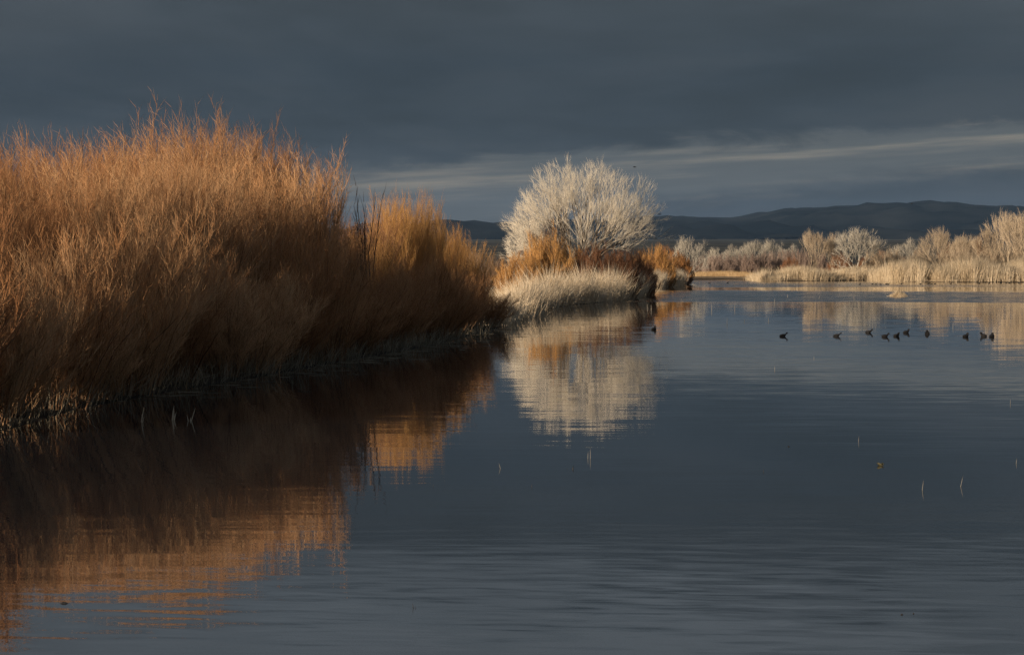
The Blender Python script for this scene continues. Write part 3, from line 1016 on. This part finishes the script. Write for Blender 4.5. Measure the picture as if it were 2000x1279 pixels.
def duck(x, y, heading, label, group, sc=1.0):
    p_ = at_px(x, y)
    e = bpy.data.objects.new('duck', None)
    e.location = (p_.x, p_.y, 0)
    e.rotation_euler = (0, 0, heading)
    e.scale = (sc * 1.15, sc * 1.05, sc * 0.9)
    col.objects.link(e)
    for nme, me_ in (('body', duck_body), ('bill', duck_bill), ('tail', duck_tail)):
        o = bpy.data.objects.new(nme, me_)
        o.parent = e
        col.objects.link(o)
    return tag(e, label, 'duck', group)


GD = 'dark ducks swimming in a loose line'
R_, A_ = -math.pi / 2, 0.0
for x, y, hd, lab in [
    (1277, 644, -0.5, 'lone dark duck near the reflection of the pale grass, leftmost duck'),
    (1530, 657, R_ + 0.2, 'dark duck swimming right, second duck from the left'),
    (1635, 657, R_ - 0.3, 'dark duck third from the left, level with the one before it'),
    (1697, 650, R_ - 0.5, 'dark duck leading to the right, set slightly farther back, fourth from left'),
    (1729, 658, R_ + 0.3, 'dark duck nearest the viewer in the middle trio, fifth from left'),
    (1751, 657, -2.6, 'small dark duck facing forward in the middle trio, sixth from left'),
    (1770, 650, R_ + 0.6, 'plump dark duck set farther back at right of the middle trio'),
    (1811, 652, 2.9, 'dark duck facing the viewer alone right of the middle trio'),
    (1886, 658, R_ + 0.8, 'dark duck leftmost of the last three at right'),
    (1921, 657, 0.6, 'dark duck in the middle of the last three at right'),
    (1937, 658, -0.4, 'dark duck rightmost of all on the open water')]:
    duck(x, y, hd, lab, GD, 0.92)
for x, y in [(1386, 553.5), (1421, 553), (1679, 556), (1704, 555.5), (1711, 555.6), (1720, 555.8), (1731, 555.5), (1735, 555.7), (1761, 555), (1798, 555.4),
             (1814, 555.2), (1820, 555.3), (1826, 555), (1857, 554.8), (1912, 554), (1932, 553.8), (1955, 553.6), (1966, 553.2), (1972, 553.4), (1990, 553)]:
    duck(x, y, rnd.uniform(-2.4, -0.6), 'tiny dark duck resting far off in front of the reed beds', 'far ducks below the reed beds', 1.0)


# ------------------------------------------------------------------ stalks, tufts and drift on the water
def stalk_mesh(seed, parts, r, name):
    """parts: (dx, lean x, height)"""
    T = Tubes()
    rg = np.random.default_rng(seed)
    for dx_, lx, h_ in parts:
        q = np.array([0, 0.35, 0.7, 1.0])
        P = np.zeros((1, 4, 3))
        P[0, :, 0] = dx_ + lx * q ** 1.3
        P[0, :, 1] = rg.normal() * 0.05 * q
        P[0, :, 2] = -0.12 + (h_ + 0.12) * q
        T.add(P, taper(np.array([r]), 4, 0.45), [0.75 + 0.2 * rg.random()])
    return T.mesh(name)


def stalk_at(name, x, y, parts, r, mt, label, cat, group=None):
    p_ = at_px(x, y)
    me_ = stalk_mesh(int(x * 7 + y), parts, r, name)
    me_.materials.append(mt)
    o = bpy.data.objects.new(name, me_)
    o.location = (p_.x, p_.y, 0)
    col.objects.link(o)
    return tag(o, label, cat, group)


def pxm(n_, y):
    """n photo pixels in metres at waterline y"""
    return n_ / F * CAM_H * F / (y - HORIZON)


tuft_label = ['single pale grass tuft standing in dark water, leftmost of three', 'bushy pale grass tuft in dark water, middle of three', 'forked pale grass tuft in dark water, rightmost of three']
for (x, y, parts), lab in zip([(276, 824, [(0, 8, 34), (-1, 4, 20), (1, 5, 12)]), (337, 820, [(-2, 5, 30), (0, 4, 20), (2, 6, 18), (3, 2, 12)]), (372, 822, [(-3, -4, 14), (0, 9, 26), (-2, 2, 8)])], tuft_label):
    k = pxm(1, y)
    stalk_at('grass_tuft', x, y, [(a * k, b_ * k, c_ * k) for a, b_, c_ in parts], 0.012, M['reed'], lab, 'grass tuft', 'pale tufts in the shaded water')
stalks = [(1153, 895, 0, 22, 'pale upright stalk in open water below the big tree reflection'), (1800, 957, 4, 22, 'pale reed stalk in near water left of the leaning one'),
          (1874, 950, 9, 24, 'pale leaning reed stalk in near water at lower right'), (1676, 862, 0, 12, 'short pale stalk in water left of the floating leaf'),
          (1984, 905, 2, 12, 'short pale stalk close to the right edge'), (980, 915, -6, 12, 'faint bent stalk in open water left of the dark twig'),
          (1513, 722, 0, 8, 'short stalk in calm water below the second duck'), (1501, 627, 0, 8, 'thin stalk above the second duck'),
          (1420, 632, 0, 13, 'thin pale stalk in the bright reflection left of the second duck'), (1454, 628, 0, 7, 'short thin stalk between the lone duck and second duck'),
          (1390, 606, 0, 13, 'thin stalk on the water right of the white tree reflection'), (1435, 604, 0, 12, 'thin stalk standing left of the dark water band'),
          (1513, 592, 0, 10, 'thin stalk in the dark water band'), (1343, 610, 1, 9, 'thin stalk in the white tree reflection'),
          (1538, 580, 1, 7, 'tiny stalk in the far water left of the pair'), (1600, 582, 1, 6, 'tiny stalk in the far water below the slender tree'),
          (1668, 585, 0, 9, 'tiny stalk in the far water below the rounded tree'), (1745, 604, 0, 10, 'thin stalk below the pale tussock'),
          (1861, 640, 1, 12, 'thin stalk in the rippled golden water'), (1926, 654, 0, 18, 'pale stalk beside the last ducks'),
          (1590, 700, 0, 6, 'tiny stalk below the third duck'), (1973, 788, -1, 10, 'thin stalk in calm water at the right edge'),
          (1272, 606, 0, 12, 'thin stalk beside the dark shrub reflection'), (1264, 602, 1, 9, 'thin stalk next to the grass point')]
for x, y, lx, hp, lab in stalks:
    k = pxm(1, y)
    stalk_at('reed_stalk', x, y, [(0, lx * k, hp * k)] + ([(-5 * k, 1 * k, hp * 0.7 * k)] if hp >= 20 and lx < 3 else []), max(0.006, 0.55 * k), M['stalk'], lab, 'reed stalk', 'thin stalks standing in the pond')
for x, y, parts, lab in [(1116, 916, [(0, 4, 9), (-1, -8, 3), (2, 2, 7)], 'dark forked twig poking out of the open water'),
                         (809, 1186, [(0, -3, 14), (0, 3, 6)], 'dark bent twig poking out of the near water'),
                         (1490, 921, [(0, 1, 7)], 'small dark twig tip in open water right of the forked twig'),
                         (1038, 950, [(0, 1, 8)], 'faint dark twig tip below the tree reflection'),
                         (845, 948, [(0, 2, 5)], 'small dark twig tip at the edge of the orange reflection')]:
    k = pxm(1, y)
    stalk_at('twig', x, y, [(a * k, b_ * k, c_ * k) for a, b_, c_ in parts], 1.0 * k, M['wet_wood'], lab, 'twig')


def drift(name, x, y, wpx, hpx, mt, label, cat, seed):
    """a low uneven floating lump"""
    rg = random.Random(seed)
    k = pxm(1, y)
    v, f = [], []
    ns, nr_ = 14, 4
    for j in range(nr_):
        q = j / (nr_ - 1)
        for i in range(ns):
            a = 2 * math.pi * i / ns
            rr = (1 - q ** 1.5 * 0.85) * (0.8 + 0.4 * rg.random())
            v.append((wpx * k / 2 * rr * math.cos(a), wpx * k / 2 * rr * math.sin(a) * 0.9, -0.03 + (hpx * k + 0.03) * q * (0.8 + 0.3 * rg.random())))
    for j in range(nr_ - 1):
        for i in range(ns):
            f.append((j * ns + i, j * ns + (i + 1) % ns, (j + 1) * ns + (i + 1) % ns, (j + 1) * ns + i))
    f.append(tuple((nr_ - 1) * ns + i for i in range(ns)))
    p_ = at_px(x, y)
    o = bpy.data.objects.new(name, py_mesh(name, v, f, mt))
    o.location = (p_.x, p_.y, 0)
    col.objects.link(o)
    return tag(o, label, cat)


drift('floating_weed', 125, 1178, 34, 3, M['wet_wood'], 'dark flat scrap of weed floating at lower left', 'weed', 1)
drift('floating_weed', 1762, 1200, 14, 2, M['wet_wood'], 'dark scrap of weed floating at lower right, left of a smaller one', 'weed', 2)
drift('floating_weed', 1784, 1198, 7, 2, M['wet_wood'], 'smaller dark scrap of weed floating at lower right', 'weed', 3)
drift('floating_weed', 1540, 872, 8, 1.5, M['wet_wood'], 'tiny dark scrap floating in open water left of the dead leaf', 'weed', 4)
# curled dead leaf
k = pxm(1, 908)
v = []
for i in range(7):
    q = i / 6
    for j in range(3):
        u_ = (j - 1)
        v.append(((-7 + 13 * q) * k, u_ * 9 * k * math.sin(math.pi * (0.08 + 0.84 * q)), (1 + 7 * abs(q - 0.55) * 1.6 + 2.5 * abs(u_)) * k - 0.01))
f = [(i * 3 + j, i * 3 + j + 1, i * 3 + j + 4, i * 3 + j + 3) for i in range(6) for j in range(2)]
lo = bpy.data.objects.new('dead_leaf', py_mesh('dead_leaf', v, f, M['leaf']))
sm = lo.modifiers.new('thick', 'SOLIDIFY')
sm.thickness = 0.004
p = at_px(1720, 909)
lo.location = (p.x, p.y, -2.0 * k)
lo.rotation_euler = (0, 0, 0.4)
col.objects.link(lo)
tag(lo, 'curled yellow-brown dead leaf floating in open water at right', 'leaf')
# pale tussock: matted dry grass standing in the far water
p = at_px(1755, 579)
rng = np.random.default_rng(77)
xy = np.stack([p.x + rng.normal(size=500) * 0.40, p.y + rng.normal(size=500) * 0.5], -1)
T = Tubes()
Pq = np.zeros((500, 3, 3))
dv = rng.normal(size=(500, 2)) * 0.35
hh_ = 0.55 * np.exp(-((xy - np.array([p.x, p.y])) ** 2).sum(-1) / 0.5) * (0.7 + 0.5 * rng.random(500)) + 0.08
for i, q in enumerate((0, 0.6, 1.0)):
    Pq[:, i, :2] = xy - [p.x, p.y] + dv * q * hh_[:, None]
    Pq[:, i, 2] = -0.1 + (hh_ + 0.1) * q
T.add(Pq, np.broadcast_to(np.array([0.02, 0.018, 0.01]), (500, 3)), rng.random(500))
me = T.mesh('grass_tussock')
me.materials.append(M['reed'])
o = bpy.data.objects.new('grass_tussock', me)
o.location = (p.x, p.y, 0)
col.objects.link(o)
tag(o, 'low pale tussock standing alone in the far water below the reeds', 'tussock', kind='stuff')

# bare dark sapling on the right shoulder of the thicket, and bare forked branches on its skyline
def bare(seed, H, nlimb, spread):
    rg = np.random.default_rng(seed)
    T_, tw_ = Tubes(), Tubes()
    q = np.linspace(0, 1, 6)
    L_ = np.zeros((nlimb, 6, 3))
    for i in range(nlimb):
        a = rg.random() * 6.28
        s_ = spread * rg.random()
        hh2 = H * (0.7 + 0.3 * rg.random())
        L_[i, :, 0] = s_ * math.cos(a) * q ** 1.3 + rg.normal(size=6) * 0.04
        L_[i, :, 1] = s_ * math.sin(a) * q ** 1.3
        L_[i, :, 2] = -0.3 + (hh2 + 0.3) * q
    T_.add(L_, taper(np.full(nlimb, 0.035), 6, 0.3), rg.random(nlimb))
    A_2, LA_, _, _ = sprout(rg, L_, 9, 0.55, 0.98, 0.25, 0.6, 0.4, lambda s, pl: 0.9 - 0.4 * s + 0 * pl, 4, wob=0.1)
    tw_.add(A_2, taper(np.full(len(A_2), 0.011), 4, 0.4), rg.random(len(A_2)))
    return T_.mesh('stem_bundle'), tw_.mesh('twig_crown')


for x, yt, D, nl, sp, mt, lab in [(717, 338, 104, 7, 0.9, M['dark_bark'], 'dark bare sapling rising from the right shoulder of the left thicket'),
                                  (152, 236, 84, 3, 0.9, M['willow_stem'], 'bare forked branches standing above the skyline left of the thicket top'),
                                  (30, 236, 73, 3, 0.7, M['willow_stem'], 'bare twiggy sapling above the thicket near the left edge')]:
    p = at_d(x, D)
    z_ = gz(p.x, p.y)
    H_ = h_for(yt, D) - z_
    a_, b_ = bare(int(x), H_, nl, sp)
    e = plant('bare_sapling', [('stem_bundle', a_, mt), ('twig_crown', b_, mt)], (p.x, p.y, z_))
    tag(e, lab, 'sapling')

# birds in flight, a few pixels each
wing_v = [(0, 0.05, 0), (0, -0.06, 0), (0.16, -0.05, 0.07), (0.16, 0.04, 0.07), (0.34, -0.06, 0.04)]
for x, y, D, lab in [(1780, 398, 420, 'small dark bird flying in front of the hill top'), (1239, 327, 330, 'tiny dark bird flying right of the large cottonwood crown'),
                     (1288, 419, 300, 'tiny dark bird beside the right tips of the large cottonwood')]:
    e = bpy.data.objects.new('bird', None)
    e.location = ((x - 1000) / F * D, D, h_for(y, D))
    e.rotation_euler = (0, 0, 1.2)
    e.scale = (1.3, 1.3, 1.3)
    col.objects.link(e)
    v, f = ring_loft([((0, -0.2, 0), 0.03, 0.006, 0), ((0, -0.08, 0), 0.035, 0.03, 0), ((0, 0.05, 0), 0.045, 0.042, 0), ((0, 0.13, 0.01), 0.03, 0.03, 0), ((0, 0.19, 0.012), 0.01, 0.008, 0)], 8)
    o = bpy.data.objects.new('body', py_mesh('body', v, f, M['duck']))
    o.parent = e
    col.objects.link(o)
    for sgn in (1, -1):
        wv2 = [(sgn * a, b_, c_ + dz) for dz in (0.0, -0.008) for a, b_, c_ in wing_v]
        o = bpy.data.objects.new('wing', py_mesh('wing', wv2, [(0, 1, 2, 3), (3, 2, 4), (5, 8, 7, 6), (8, 9, 7), (0, 3, 8, 5), (3, 4, 9, 8), (4, 2, 7, 9), (2, 1, 6, 7)], M['duck'], False))
        o.parent = e
        col.objects.link(o)
    tag(e, lab, 'bird', 'birds in flight')

# grey-green brush showing in the face of the thicket
far_shrub(418, 412, 97, 105, M['sage'], 'pale grey-green brush nestled in the middle of the left thicket', proto=W[1], native_w=3.6, native_h=6.0)

# the air of the valley: pale haze that lets the far hills fade to blue
hb = [(x, y, z) for z in (-2.0, 640.0) for x, y in ((-27000, -27000), (27000, -27000), (27000, 27000), (-27000, 27000))]
hf = [(0, 3, 2, 1), (4, 5, 6, 7), (0, 1, 5, 4), (1, 2, 6, 5), (2, 3, 7, 6), (3, 0, 4, 7)]
m, n = mat('valley_haze')
vol = n.node('ShaderNodeVolumePrincipled')
vol.inputs['Color'].default_value = (0.38, 0.63, 1.0, 1)
vol.inputs['Density'].default_value = 8e-6
vol.inputs['Anisotropy'].default_value = 0.0
n.l.new(vol.outputs[0], n.node('ShaderNodeOutputMaterial').inputs['Volume'])
haze = bpy.data.objects.new('haze', py_mesh('haze', hb, hf, m, False))
col.objects.link(haze)
tag(haze, 'thin blue-grey haze lying over the whole valley', 'haze', kind='stuff')

# dead stalks afloat along the foot of the thicket
rng = np.random.default_rng(31)
sb = rng.random(260) * (bl[-1] - 26) + 24
ox = np.abs(rng.normal(size=260)) * 1.1 + 0.1
fx, fy = np.interp(sb, bl, bank[:, 0]) + ox, np.interp(sb, bl, bank[:, 1])
an = rng.normal(size=260) * 0.45
fl = 0.25 + 0.7 * rng.random(260)
Pq = np.zeros((260, 3, 3))
for i, q in enumerate((-0.5, 0.1, 0.5)):
    Pq[:, i, 0] = fx + fl * q * np.cos(an)
    Pq[:, i, 1] = fy + fl * q * np.sin(an)
    Pq[:, i, 2] = 0.004 + 0.03 * (i == 2) * rng.random(260)
T = Tubes()
T.add(Pq, np.broadcast_to(np.array([0.004, 0.005, 0.002]), (260, 3)), rng.random(260))
bed('floating_litter', T.mesh('floating_litter'), M['dull_grass'], 'dead stalks floating on dark water along the left bank', 'plant litter')
